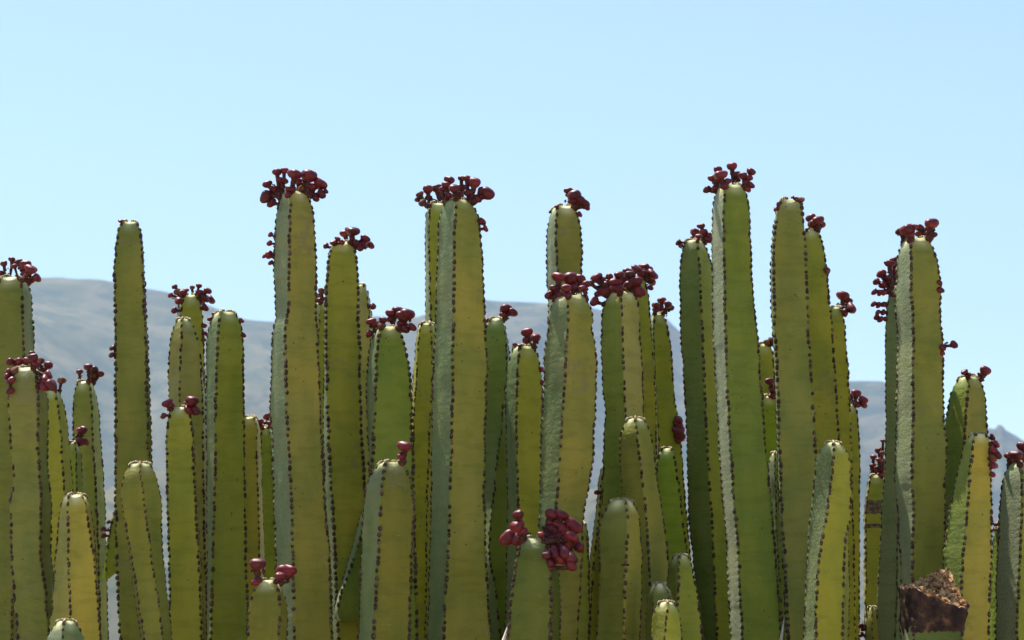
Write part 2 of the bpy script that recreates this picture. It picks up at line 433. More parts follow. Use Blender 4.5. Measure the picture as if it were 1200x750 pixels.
def stalk_mesh(a, b, r0, rd):
    """jointed peduncle with swollen nodes between a and b, slightly bent"""
    dr = b - a; L = dr.length; dr = dr.normalized(); t1 = dr.orthogonal().normalized(); t2 = dr.cross(t1)
    bend = (t1 * rd.uniform(-1, 1) + t2 * rd.uniform(-1, 1)) * L * .07
    V, Fc = [], []; nu = 7; nv = 9
    for j in range(nv + 1):
        s = j / nv
        rr = r0 * (1 + .55 * max(0, math.sin(s * math.pi * 3)) ** 2 - .15 * s)
        ce = a + dr * (L * s) + bend * math.sin(s * math.pi)
        for i in range(nu):
            u = 2 * math.pi * i / nu; w = 1 + .18 * math.sin(u * 2 + j * 1.7)
            V.append(ce + (t1 * math.cos(u) + t2 * math.sin(u)) * rr * w)
    for j in range(nv):
        for i in range(nu):
            k = (i + 1) % nu
            Fc.append((j * nu + i, j * nu + k, (j + 1) * nu + k, (j + 1) * nu + i))
    for _ in range(5):                  # bracts and unopened buds along the peduncle
        c = a + dr * (L * rd.uniform(.25, .8)) + (t1 * rd.uniform(-1, 1) + t2 * rd.uniform(-1, 1)) * r0 * 1.6
        q = r0 * rd.uniform(.5, 1.); b0 = len(V)
        V += [c + t1 * q, c + t2 * q, c - t1 * q, c - t2 * q, c + dr * q * 1.2, c - dr * q * 1.2]
        Fc += [(b0 + i, b0 + (i + 1) % 4, b0 + 4) for i in range(4)] + [(b0 + (i + 1) % 4, b0 + i, b0 + 5) for i in range(4)]
    return V, Fc

def add_fruits(st, root, text, seed):
    rd = random.Random(seed * 31 + 5); org = np.array(root.location)
    for it in text.split():
        q = [float(v) for v in it.split(',')]
        x, y = q[0], q[1]; rp = q[2] if len(q) > 2 else 4.6
        P, mpp = px(x, y, st.d); rr = rp * mpp
        above = P.z > st.ztop - rr
        zat = st.ztop + (st.cap * .3 - rd.uniform(0, .25) * st.at(st.ztop)[2] if above else 0)
        if not above: zat = P.z - rr * rd.uniform(.2, .7)
        zat = min(zat, st.ztop)
        cand = []
        for k in range(st.n):
            rp_, ang = st.ridge(k, zat)
            cost = abs(rp_.x - P.x) / mpp
            if not above and math.cos(ang) < -.25: cost += 60
            if above: cost += rd.uniform(0, 7)
            cand.append((cost, rp_, ang))
        cost, A, ang = min(cand, key=lambda c: c[0])
        out = Vector((math.sin(ang), -math.cos(ang), 0))
        yy = A.y - math.cos(ang) * rr * (1.1 if not above else .5) + rd.uniform(-.4, .4) * rr
        C, m2 = px(x, y, yy); rr = rp * m2 * 1.20
        A2 = A - out * st.at(zat)[2] * .10
        ax = (C - A2); ax = ax.normalized() + Vector((rd.uniform(-.35, .35), rd.uniform(-.35, .35), .55 + rd.uniform(0, .3)))
        V, Fc = fruit_mesh(C, ax, rr, rd)
        fo = mesh_obj('fruit', np.array([tuple(v) for v in V]) - org, Fc, M_DRY if rp < 4.4 and rd.random() < .10 else M_FRUIT, root)
        V, Fc = stalk_mesh(A2, C, max(1.4 * m2, rr * .40), rd)
        mesh_obj('fruit_stalk', np.array([tuple(v) for v in V]) - org, Fc, M_STALK, fo)

Z_FRAME = 1.40          # nothing lower than this shows in the photo's frame
def make_stem(label, layer, rows, fruits='', n=4, L='b', Rr='o', crust=0., seed=0, group=True):
    d = 4.35 + .125 * layer
    st = Stem(rows, d, n, L, Rr, crust, seed)
    root = bpy.data.objects.new('columnar_cactus', None); COL.objects.link(root)
    root.empty_display_size = .05
    root.location = (float(st.X[0]), d, 0)
    root['label'] = label; root['category'] = 'cactus'; root['group'] = GROUP
    st.build(root, Z_FRAME)
    add_fruits(st, root, fruits, seed)
    return st, root

STEMS = [
 # label, layer, rows (y, left, right, front ridge), fruits (x, y, radius), ribs, left tone with sky light, right tone with ground bounce, crust
 ('tall olive cactus with maroon fruits over a flat tip, behind the cactus crowded with fruit', 6,
  [(330,1,29,26),(345,-4,33,29),(380,-5,35,30),(420,-6,36,31),(560,-10,32,26),(750,-18,26,18)],
  '5,309,3.5 14,304,3.5 22,308,5 30,311,6 36,316,6 30,322,5 35,328,5 43,325,4.5 1,321,4 32,332,4 17,312,3', 4,'d','k',0),
 ('olive cactus draped in maroon fruits down both sides of its tip', 3,
  [(436,20,46,43),(450,15,50,47),(470,13,53,48.5),(530,16,53,48.5),(560,19,54,50),(590,15,57,52),(650,16,56,50.5),(700,19,62,57),(750,24,64,61)],
  '12,424,4.5 22,424,5 39,419,5 32,423,4 47,423,4 57,428,4.5 45,431,4.5 8,441,4 12,446,4.5 10,437,4 12,458,4 47,437,4.5 57,440,4.5 54,446,6 60,451,6.5 17,434,4 52,453,5 25,431,4 37,414,3 42,426,4', 4,'b','k',0),
 ('light green cactus with one small fruit, beside the cactus draped in fruit', 5,
  [(460,52,69,68),(475,49,74,72),(500,48,78,76),(560,50,83,80),(620,52,86,82),(750,55,92,87)], '72,446,4 64,462,2.2', 5,'m','y',0),
 ('thin pale-tipped shoot with a stacked pair of fruits', 7,
  [(520,81,90,89),(532,79,95,90.5),(600,80,97,91.5),(750,83,100,95)], '94,505,5 98,504,4.5 95,517,4.5 101,518,4', 4,'G','g',0),
 ('small green cactus wearing a little fruit bonnet, rising clear against the hillside', 8,
  [(450,91,108,105.5),(462,88,111,108),(480,87,114,110),(530,88,117,112),(580,91,121,115.5),(650,94,123,118),(750,97,125,120)],
  '93,436,3.5 104,430,4.5 110,434,5 117,438,4 108,440,4', 4,'b','m',0),
 ('short yellow rounded cactus with pale spines round its tip', 2,
  [(584,75,101,82.5),(592,72,104,83),(610,70,107,83.5),(650,67,112,85.5),(700,64,117,88),(750,61,120,89.5)], '', 5,'o','Y',0),
 ('grey stubby cactus tip with a pale yellow crown, lowest of the clump', 0,
  [(731,66,90,77),(737,61,94,77),(750,55,98,77),(780,50,100,76)], '', 4,'b','b',.8),
 ('tall straight olive cactus with a bare flat tip, standing alone against sky and hill', 5,
  [(264,141,162,144),(275,136.5,167,140),(320,133.5,169.5,137),(400,134.5,173,138),(460,135.5,175,138.5),(530,136.5,176,139),(600,136,178,139),(650,136.5,180,139.5),(750,141,186,145)],
  '141,259,2.5 156,260,2 160,264,2 131,408,3 131,416,3', 4,'b','k',0),
 ('short olive cactus with bare rounded tip, in front of the tall bare-tipped cactus', 2,
  [(547,153,178,166),(556,148,183,167.5),(570,145,186,170),(600,145.5,188.5,173.5),(650,151,190,180),(700,158,195,187),(750,165,201,193)], '', 5,'O','k',0),
 ('narrow cactus with a bushy ruff of tiny dark fruits, behind a bare rounded cactus', 8,
  [(349,212,232,216),(358,208,236,214.5),(375,206,238,214),(420,204,240,214),(500,206,242,215),(600,210,246,219),(750,216,250,224)],
  '205,336,3 200,346,3 212,350,5 208,342,4 218,340,3 225,337,2.5 233,335,3 235,343,4 244,341,4 240,349,4.5 247,351,5 236,352,4 241,361,4 204,364,3.5 214,343,4 209,353,4 240,382,2.5 241,391,2.5 239,398,2.5', 4,'b','y',0),
 ('pale mottled cactus with bare pointed tip, backed by a fruit ruff', 6,
  [(376,207,222,214.3),(385,203,228,214.6),(400,200,233,215),(420,198,236,214.3),(470,198,239,213.5),(530,200,241,214),(600,202,243,215),(750,206,246,220)], '', 5,'p','p',0),
 ('bright yellow-green cactus with one plump fruit at each corner of its tip', 4,
  [(481,200,221,202),(490,196,225,199),(510,194,227,197),(550,194,228.5,197.5),(600,195,231,199),(650,198,234,200.5),(700,199,236,201.5),(750,198,238,201.5)],
  '195,473,5.5 199,475,4.5 192,487,3.2 224,470,6.5 222,480,5.5 230,482,4.8 219,474,4', 4,'b','y',0),
 ('broad round-topped cactus, blue-green left face, tip dotted with tiny buds', 5,
  [(370,250,277,260),(378,246,282,259.5),(392,243,285,258.5),(420,242,285.5,257),(470,241,286,256),(530,242,287,255.5),(600,242,288.5,253.5),(680,242,290,252),(750,240.5,292,250)],
  '246,374,2.8 283,376,2.8 286,393,2.5 250,368,2 270,365,1.8', 4,'b','m',0),
 ('thin yellow cactus squeezed against the broad round-topped cactus', 6.5,
  [(491,285,300,298.5),(500,283,303,301),(540,282,305,302),(640,284,308,305),(750,287,310,307)], '', 4,'y','Y',0),
 ('narrow cactus capped by small pinkish fruits, squeezed against the thin yellow cactus', 7.5,
  [(502,302,316,306),(512,301,320,306),(560,302,324,307),(640,303,326,309),(750,306,328,311)], '305,494,3.5 313,488,4 310,498,4 306,501,3 316,496,3', 5,'g','g',0),
 ('massive tall cactus with a heavy crown of mushroom-shaped fruits and blue-green left face', 3,
  [(229,329,361,342),(238,326,364,342),(250,324,367,342),(280,321.5,369,341.5),(320,320.5,370.5,340.5),(365,323,370.5,340.5),(373,323,370.5,339),(388,319,371.5,337),(420,318,373.5,337.5),(470,317,375,338),(530,319.5,378,341),(600,322,382,345),(650,324,386,346),(700,325,388,347),(750,326,389,348)],
  '313,216,5 312,230,6.5 318,238,4.5 325,202,4.5 333,200,4 345,204,7 362,206,8 375,215,7 377,228,5 382,224,3 332,212,4.5 350,213,5 321,222,4.5 364,219,4.5 340,221,5 328,211,3.5 370,232,4 337,228,3.5 354,221,4 317,275,2.8 316,285,3 315,299,4.2 317,308,3 310,300,2.5', 4,'b','o',.35),
 ('low cactus tip with two big crimson fruits set like horns', 1,
  [(684,303,325,323.5),(690,300,329,326.5),(700,296,332,329),(715,293,334,330),(750,292,334,328)],
  '302,661,8 300,682,5 334,671,8.5 340,668,7 328,675,5', 4,'O','O',0),
 ('slim yellow cactus showing only between two tall cacti, small dark fruits on top', 7,
  [(357,369,381,377),(370,366,385,376),(400,365,388,374),(560,366,390,374),(750,368,392,376)], '372,347,3.5 377,341,3.5 374,352,3.5 379,350,3', 4,'p','y',0),
 ('tall yellow-green cactus with a flat maroon fruit leaning over its right shoulder', 5,
  [(289,389,413,392),(296,386,417,388.5),(310,383.5,419,386.5),(340,381.5,421,384),(400,380,422,384),(460,379.5,423,385),(520,379,425,387),(580,381,429,391),(640,385,433,394),(700,388,437,396),(750,390,441,398)],
  '413,271,7 404,274,5 418,285,4.5 428,280,5 427,288,4 434,287,4.5 382,288,3 390,284,3 396,280,3.2 401,284,3 422,290,4', 4,'b','y',0),
 ('pale slim cactus showing just behind the shoulder of the tall yellow-green cactus', 7,
  [(336,418,428,427),(344,415,431.5,430),(365,413,435,433),(400,412,437.5,435),(560,414,442,438),(750,420,447,442)], '437,359,3.5', 4,'o','p',0),
 ('fresh green cactus crowned with fat crimson fruits between yellow-green cacti', 4,
  [(388,441,467,447),(396,436,472,445),(410,432.5,476,443.5),(430,431,480,442.5),(460,430,482,442),(500,431,483,440),(550,433,485,437.5),(650,436,487,440),(750,438,489,444)],
  '435,377,5 441,380,4.5 433,391,4 458,367,4.5 466,364,6 477,368,7.5 472,371,6 474,385,5 483,383,4.5 449,375,4 447,382,4 458,374,4 470,379,4.5', 4,'b','g',0),
 ('short broad olive cactus with a single round red fruit on a crooked stalk', 1.5,
  [(546,443,471,452),(552,438,477,451),(565,430.5,481.5,450),(580,427.5,484,449),(600,425,485.5,448),(650,423.5,483,445),(700,422,481,442),(750,420,480,439)],
  '474,523,7 470,535,4', 4,'b','O',0),
 ('yellow cactus with a bare blunt tip, tucked against the thick central cactus', 5,
  [(381,491,509,505),(388,489,512,506),(405,487,514,507),(440,484,514,507),(500,481,512,504),(600,480,510,501),(750,480,509,499)], '', 5,'y','y',0),
 ('thick central cactus, tallest in the middle, with a wide wreath of maroon fruits', 3,
  [(239,521,552,535),(246,517.5,557,534.5),(258,515,561,534),(280,514,563.5,533.5),(320,512,565.5,532.5),(380,511,568,532.5),(430,509,570.5,531.5),(480,507,568.5,531),(540,506,567.5,529),(600,505.5,567.5,528),(650,504.5,568,526),(700,503.5,571,523),(750,502,575,521)],
  '527,211,5 523,217,4.5 541,209,4 547,209,4.5 556,214,6.5 532,221,5.5 541,221,6 549,226,5 572,227,7 566,225,6 560,233,4.5 525,229,4.5 537,229,5 551,233,3.5 519,222,4 565,260,4 569,268,3.4', 4,'b','o',.25),
 ('narrow tall cactus with small dark fruits, pressed behind the thick central cactus', 6.5,
  [(243,502,523,505),(252,499,526,503.5),(300,498.5,528,503.5),(340,499,529,504.5),(375,499,530,505),(750,500,534,507)],
  '489,234,3 492,228,4 495,238,4 501,222,5 512,221,5.2 508,237,4 503,232,3.5 516,229,4', 4,'w','y',0),
 ('dark green cactus with a bent ridge and red fruit, touching the thick central cactus', 6,
  [(376,574,589,588),(384,570,592,590.5),(400,567,595.5,593.5),(430,565.5,597.5,594.5),(460,565,597.5,591.5),(500,565,597.5,588),(560,566,598,581),(625,567,601,573.5),(660,567,603,574),(690,567,604,581),(750,567,604,587)],
  '592,363,6 600,366,5 590,370,4 570,376,2.6', 4,'b','g',0),
 ('medium cactus with pale left shoulder and two pink-red fruits on its tip', 5,
  [(410,601,627,609),(416,598,630,608.5),(430,594.5,633.5,607),(450,593,635.5,606),(500,593,635,605),(560,595,634,606.5),(600,595,633,607),(750,592,633,604)],
  '618,390,5.5 627,396,5 617,399,4.5 603,404,2.6 609,405,2.4 635,433,3 636,449,2.8', 4,'b','y',0),
 ('short cactus bearing the largest bunch of glossy crimson fruits', 1,
  [(635,614,639,636),(641,609,645,640.5),(655,605.5,650,643),(670,604,653.5,644),(700,599,656.5,645.5),(750,596,655,645)],
  '608,603,5.5 606,617,7 596,630,8 607,632,7.5 646,603,7 659,604,7 645,613,5 655,616,6.5 673,617,8 668,612,6 648,623,7.5 660,622,9 670,630,7 678,641,6 654,640,6 662,648,8 651,647,6 669,655,7 670,663,5.5 641,650,5 645,659,4.5 613,622,5 640,630,5.5 634,626,3.5 619,627,3.5 652,630,7 664,638,7 657,655,6 643,640,6', 4,'D','D',0),
 ('tall wavy-sided cactus with a full collar of round fruits and green left face', 3,
  [(352,649,688,665),(360,645.5,692,665),(374,643.5,694.5,665.5),(386,643,692.5,665.5),(400,641,696,664),(430,638.5,699,662),(470,637,697.5,660),(520,635,695,657),(560,634,691.5,654.5),(590,633,685,652),(610,632.5,682.5,650.5),(650,632,682,649),(700,633,679,650),(750,632,676,649)],
  '655,325,6.5 668,327,7.5 680,327,5.5 643,346,5 656,347,6 676,348,6 663,338,5 672,337,5 649,338,4.5 683,338,4.5 666,346,4 687,333,4', 4,'b','o',.15),
 ('grey-sided cactus with one ragged fruit cluster on its right corner, behind the collared cactus', 6,
  [(247,647,674,652.5),(254,644,677,652),(268,642,679.5,651.5),(290,640.5,681.5,651.5),(320,641,681.5,653),(350,643,681,653),(750,640,682,655)],
  '666,224,4.5 674,229,6.5 684,238,6 679,234,5.5 688,243,3.2 679,251,3 671,236,4.5 645,248,1.8 652,242,2 668,229,4', 4,'w','o',.5),
 ('green-faced cactus with a mass of fruits spilling off its tip beside the collared cactus', 5,
  [(346,713,746,727),(354,708,748,727),(368,705.5,749,728),(400,705,751,729),(460,707.5,753,731),(485,710,754,732),(520,708,755,733),(600,706,754,732),(750,705,752,731)],
  '699,326,6 706,330,5 709,341,8 711,335,6 714,324,3.5 713,331,4.5 722,330,6 725,322,5 730,329,7 735,319,5 739,322,5 731,341,7.5 722,338,6 738,344,6 749,342,6 745,330,6 737,334,6 697,353,5 692,332,4 701,344,4.5', 4,'g','p',0),
 ('slim yellow-green cactus with fruits leaning off its right corner, behind the spilling fruits', 7,
  [(328,738,755,754),(336,736,758,757),(355,737,760.5,759.5),(400,739,765,763.5),(460,741,769,767),(540,744,772,769),(750,750,777,774)],
  '746,315,5.5 755,313,5.5 760,316,4.5 765,322,6 764,330,4.5 762,337,3 752,321,5 748,325,4', 4,'o','y',0),
 ('slender cactus with a small open ring of fruits, beside a slim yellow-green cactus', 8,
  [(370,765,776,766),(378,763,780,765),(395,762,784,764.5),(420,762,786.5,765.5),(460,763,789,767.5),(520,765,797,771),(580,768,802,775),(640,770,807,779),(750,775,816,787)],
  '768,358,4 776,352,4.5 783,357,4 774,363,3.5 768,363,3.5 785,360,5 795,492,4.5 795,498,5.5 796,505,6 797,512,6 795,516,4', 4,'b','m',0),
 ('bright green bare-topped cactus squeezed between two pale cacti', 6,
  [(528,775,788,787),(534,771,790.5,790),(550,768.5,792.5,792),(580,769,796.5,796),(640,772,802.5,802),(750,778,812.5,812)], '', 4,'g','G',0),
 ('pale yellowish cactus with bare rounded tip and dark specks', 4,
  [(494,734,755,743.5),(500,730.5,759,744),(512,727,763.5,745.5),(530,726,766,748),(560,728,769.5,750.5),(590,731,774,754.5),(640,735,781,758),(680,737,784,760),(750,740,787,765)], '', 4,'k','o',0),
 ('short green cactus with a pale starry bare tip and a red nick in its ridge', 2,
  [(590,715,742,733),(596,710,746,733.7),(608,705,749,734.5),(620,702.5,750.5,735),(655,702,753,733),(662,703,752,732.5),(700,702,751,731),(750,700,749.5,730)], '', 4,'D','o',0),
 ('tiny rounded green cactus tip peeping behind the tiniest yellow one', 1.6,
  [(686,765,780,777.5),(691,761.5,785,783),(700,759,788.5,787),(715,758,790.5,789),(750,757,791,789)], '', 5,'D','D',0),
 ('tiny yellow cactus tip with a cream crown, lowest beside the rounded green one', .5,
  [(708,772,790,782),(712,768.5,793.5,781.7),(722,765.5,796.5,780),(735,764,798,778.5),(750,763,799,777.5)], '', 4,'k','y',0),
 ('short bare yellow-green cactus in front of a dark-faced tall cactus', 3,
  [(653,789,806,795.5),(660,785,810,795),(675,783,813,794.3),(690,782.5,816,793.7),(720,784,820,792),(750,785,823,790.5)], '', 4,'D','m',0),
 ('tall cactus with dark green left face and few small fruits, beside the crusted cactus', 6,
  [(284,803,825,816.5),(291,800.5,829,817.5),(305,798,833,818),(330,796.5,836.5,819),(400,798.5,840,822),(460,802.5,844,824),(510,805,848,826.5),(570,807,853,829.5),(620,808.5,857,832.5),(680,815,861,835.5),(750,820.5,865,838.5)],
  '795,284,3.2 798,288,2.5 814,272,4.5 822,265,4 825,272,4.2 831,276,3.8 830,281,4 819,277,3.5', 4,'d','m',0),
 ('tallest cactus, its sunlit left face crusted pale grey, with fruits on outstretched stalks', 4,
  [(222,841,871,848.5),(229,838.5,874,847.5),(240,836.5,876.5,846.8),(280,835,878.5,846),(320,836,879.5,847),(360,837.5,882,847.5),(400,838.5,886,848.5),(460,842,890,851),(520,845,895,854),(580,849.5,900,857.5),(640,854,906,862.5),(700,857,910,865.5),(750,859,913,868)],
  '858,195,5 841,199,4.2 844,205,6.5 834,209,3.5 840,213,5 829,222,4.2 837,222,4.5 864,205,5.2 871,206,4.5 880,201,4.5 877,208,4 874,213,3.5 880,217,4 876,221,3.8 848,217,4.5 853,212,3.5 851,219,3', 4,'w','g',0.9),
 ('tall dull olive cactus with a nearly bare tip and scattered brown specks', 4,
  [(239,914,940,938),(246,910.5,940.5,939),(262,907.5,941.5,940),(285,905.5,943,941.5),(330,904.5,944,942.5),(400,906.5,946.5,944.5),(430,908,949,947),(470,909.5,952,949.5),(540,911.5,956,953),(600,913.5,957,954),(650,917,960,957),(750,921.5,968,964)],
  '939,234,3 909,245,2.6 912,239,2.4 920,232,2 929,231,1.8', 4,'b','k',0),
 ('yellow-olive cactus with one blocky fruit, leaning out behind the dull olive cactus', 6,
  [(272,944,958,957),(280,940,961,960),(295,937,964.5,963.5),(330,936,968.5,967.5),(400,938,974,973),(460,940,977.5,976.5),(520,942,981,980),(750,948,988,987)],
  '951,256,5 959,258,5.5 963,263,4.5 957,268,5 953,262,5 969,317,3.4', 4,'o','y',0),
 ('slim cactus with two cap-shaped red fruits held out to its right', 7.5,
  [(363,972,985,984),(370,969.5,987,986),(385,968.5,989.5,988.5),(420,970,992,991),(460,971.5,994.5,993.5),(520,974,997,996),(750,980,1003,1002)],
  '988,347,6.5 993,353,5 998,362,5.5 990,366,4 985,360,3', 4,'o','y',0),
 ('thin low cactus with pink and red fruits, end of the row before the open gap', 9,
  [(476,992,1002,1001),(484,990.5,1004.5,1003.5),(500,990,1006,1005),(540,991,1007.5,1006.5),(600,990,1007,1006),(750,990,1007,1006)], '1003,461,5 996,465,4.5 1012,469,4.5 1012,474,4 1005,474,3.5', 4,'o','y',0),
 ('short cactus, mottled grey-green left and mustard right, with bare rounded tip', 2,
  [(521,967,985,976),(526,962,989.5,976),(536,957.5,994,974.7),(550,955.5,995.5,973),(580,952.5,995.5,969.5),(610,949.5,995,965.5),(640,948,994,959),(680,946.5,995.5,955.5),(750,943,995,948.5)], '', 5,'d','y',0.5),
 ('small yellow-green cactus with pink buds on top, in the gap beside the crusted cactus', 9,
  [(406,887,903,902),(414,885,906,905),(440,885,908,907),(560,887,910,909),(750,890,914,913)], '893,403,3 899,401,3.5 904,398,3.5 906,403,3', 4,'g','y',0),
 ('bright green shoot with pale tip, low in the gap beside the crusted cactus', 7,
  [(467,893,908,907),(475,892,911,910),(500,892.5,913,912),(600,895,917,916),(750,898,920,919)], '902,447,4.5 906,457,4.5 890,455,3 905,463,4', 4,'G','G',0),
 ('thin cactus with a sunlit cream left face between crusted and dull olive cacti', 5.2,
  [(532,904,914,907.5),(540,901.5,917,907.5),(560,900,919,907.5),(620,902,922,909),(680,905,926,913),(750,908,930,917)], '', 4,'w','g',.9),
 ('cactus with brown scar bands and a rosy fruit bunch at its tip', 8,
  [(560,1019,1034,1033),(568,1016.5,1036.5,1035),(585,1014.5,1038,1036),(600,1013,1038,1036),(640,1013,1037,1035),(700,1013,1038,1036),(750,1014,1039,1037)],
  '1035,517,2.6 1030,528,4 1034,531,3 1024,536,3.4 1030,539,3.4 1035,541,3.5 1023,546,3.2 1029,548,3.5 1034,550,3.5 1026,553,3 1032,556,3', 4,'o','m',0),
 ('tiny yellow cactus with furry pale tip at the foot of the scarred cactus', 6,
  [(713,1018,1027,1021.5),(719,1016,1029,1021.3),(730,1014.5,1031,1021.5),(750,1014,1033,1022)], '1009,733,3 1012,737,3 1009,744,3', 4,'p','Y',0),
 ('dark cactus with fruits ranked like beads down its left ridge', 6,
  [(340,1044,1061,1055),(348,1041,1062,1055),(362,1038.5,1062,1055.3),(400,1036.5,1062,1055.7),(500,1037.5,1062,1054.7),(560,1035.5,1062,1053),(600,1032.5,1062,1051.5),(650,1030.5,1063,1049),(700,1028.5,1063,1048),(750,1026.5,1062,1046)],
  '1042,309,5 1048,306,4 1052,303,3.5 1033,321,4.8 1040,326,4.2 1027,330,3.6 1034,334,4 1025,342,3.5 1031,343,3.2 1036,343,3 1024,356,3.2 1030,357,3.2 1035,357,3 1029,366,3 1035,366,3 1027,372,3.2 1032,374,3.5 1048,318,4.5 1051,311,4 1046,339,4 1050,330,4 1047,346,3.5', 4,'w','d',.3),
 ('thick cactus with lit crinkled left face and three separate fruit clumps on its flat top', 4,
  [(284,1059,1089,1065.5),(290,1056,1092,1065.3),(303,1054,1096,1065),(340,1052.5,1101.5,1064.5),(360,1052,1100.5,1066),(400,1055,1103,1067.5),(440,1054,1104,1067),(490,1054.5,1103.5,1067),(520,1052.5,1107.5,1065.5),(560,1052,1106,1065),(600,1056,1106,1068),(640,1058,1105,1066.5),(680,1060,1104,1066.5),(750,1060,1104,1066)],
  '1055,271,4.2 1063,269,7 1059,272,5 1071,266,4.2 1078,267,4.5 1091,262,7 1086,271,4.5 1094,275,4 1067,275,4 1076,274,3.5 1101,332,3 1102,340,4 1118,404,4.2 1104,407,3.6 1104,414,3', 4,'w','k',.55),
 ('medium cactus with cream tip and one cap fruit standing up from its right corner', 5,
  [(446,1122,1147,1131.5),(452,1118,1150,1131),(465,1113,1152.5,1129),(490,1109,1154,1126.7),(540,1107,1155,1124),(600,1105.5,1153,1119),(680,1104,1152,1116),(750,1103,1151,1115)],
  '1130,436,3.6 1135,439,3 1140,440,2.6 1154,434,5.5 1150,439,3.5', 4,'g','o',0),
 ('mustard-yellow cactus with bare arched tip and fruits hanging off its right edge', 3,
  [(511,1138,1158,1142.5),(515,1134.5,1161,1140.5),(524,1130,1163,1138),(550,1124.5,1162.5,1135),(600,1113.5,1162,1130),(650,1107.5,1162,1125),(700,1105,1161,1122),(750,1104,1160,1121)],
  '1163,513,3.5 1167,520,4 1165,528,4.5 1169,533,4.5 1164,537,4 1164,545,4.5 1163,556,3', 5,'g','Y',0.2),
 ('small bright green cactus beside the mustard cactus, topped by a tiny fruit', 5.5,
  [(615,1168,1177,1170),(624,1165.5,1180,1170.5),(650,1163.5,1184,1171),(700,1160,1184,1168),(750,1158,1183,1166)], '1161,612,2.8 1163,621,2.4 1169,614,2.4', 4,'G','g',.2),
 ('rough crinkled cactus with plump crimson fruits, at the far end past the mustard cactus', 4,
  [(547,1182,1212,1193.5),(552,1179.5,1216,1193.3),(562,1176.5,1222,1193),(600,1174,1227,1192),(650,1172,1227,1190),(700,1170,1226,1187.5),(750,1169,1226,1186)],
  '1183,534,5 1191,533,6.5 1197,536,6 1199,524,6 1204,532,6 1186,541,3.5', 4,'w','m',0.8),
 ('pale thin cactus with frosted spines, standing in the slit beside the starry-tipped cactus', 5.5,
  [(552,704,714,706.5),(560,702,716,705),(600,698.5,717,702),(650,692,717,696),(700,689,716,692.5),(750,686,715,689)], '699,577,2.5', 4,'p','y',0),
 ('narrow green cactus hugging the lower right edge of the collared cactus', 5,
  [(616,675,687,686),(624,671,689,687.5),(650,669,690.5,689),(690,668,691,689.5),(750,667,691.5,690)], '', 4,'o','m',0),
]
built = {}
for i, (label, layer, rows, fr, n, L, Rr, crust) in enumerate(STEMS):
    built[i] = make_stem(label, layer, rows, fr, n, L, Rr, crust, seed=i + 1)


# ------------------------------------------------------------------ details on single stems
def by_label(text):
    for i, t in enumerate(STEMS):
        if text in t[0]: return built[i]

def side_branch(parent, layer, rows, fruits, n, L, Rr, seed, crust=0.):
    st0, root = parent
    b = Stem(rows, 4.35 + .125 * layer, n, L, Rr, crust, seed, neck=1)
    body = b.build(root, 0.); body.name = 'side_branch'
    add_fruits(b, root, fruits, seed)

side_branch(by_label('little fruit bonnet'), 7.7, [(602, 133, 143, 135), (612, 130, 144, 133), (640, 124, 144, 128), (660, 121, 142, 126), (672, 120, 136, 125), (679, 119, 126, 123)],
            '120,620,2.6 127,612,2.2 121,628,2.6', 4, 'G', 'g', 201)
side_branch(by_label('flat maroon fruit leaning'), 4.5, [(600, 424, 440, 429), (612, 420, 441, 427), (640, 413, 440, 420), (670, 404, 438, 411), (695, 395, 434, 402), (712, 391, 430, 397), (722, 392, 426, 397), (728, 396, 420, 401)],
            '', 4, 'w', 'g', 202, .6)

def scar_band(parent, y0, y1, a0, a1, name='scar', mat=None):
    """a corky patch that wraps part of a stem, a little proud of the skin"""
    st, root = parent; org = np.array(root.location); rd = random.Random(int(y0 * 7))
    P0, _ = px(600, y0, st.d); P1, _ = px(600, y1, st.d)
    na, nz = 40, 7; V, Fc = [], []
    h = math.pi / st.n
    for j in range(nz):
        for i in range(na):
            q = a0 + (a1 - a0) * i / (na - 1)
            w = .12 * noise.noise(Vector((q * 3, y0, j * .0))) * (P0.z - P1.z)
            z = P0.z + (P1.z - P0.z) * j / (nz - 1) + w
            x, y, r_, a = st.at(z)
            rel = ((q - a) % (2 * h)) - h
            pr = math.cos(h) / math.cos(rel) + .05 * (1 - (rel / h) ** 2) + .035 * max(0, (abs(rel / h) - .72) / .28)
            edge = 1 if 0 < j < nz - 1 else .93
            rr = r_ * pr * (1.04 + .035 * noise.noise(Vector((q * 9, z * 260, 2)))) * edge
            V.append((x + rr * math.sin(q), y - rr * math.cos(q), z))
    for j in range(nz - 1):
        for i in range(na - 1):
            Fc.append((j * na + i, j * na + i + 1, (j + 1) * na + i + 1, (j + 1) * na + i))
    mesh_obj(name, np.array(V) - org, [f[::-1] for f in Fc], mat or M_SCAR, root)
sc = by_label('brown scar bands')
scar_band(sc, 586, 604, -math.pi, math.pi); scar_band(sc, 614, 620, -math.pi, math.pi)
nk = by_label('red nick'); a_ = nk[0].at(px(733, 663, nk[0].d)[0].z)[3]
scar_band(nk, 661.6, 664.4, a_ - .22, a_ + .22, 'nick', M_STALK)

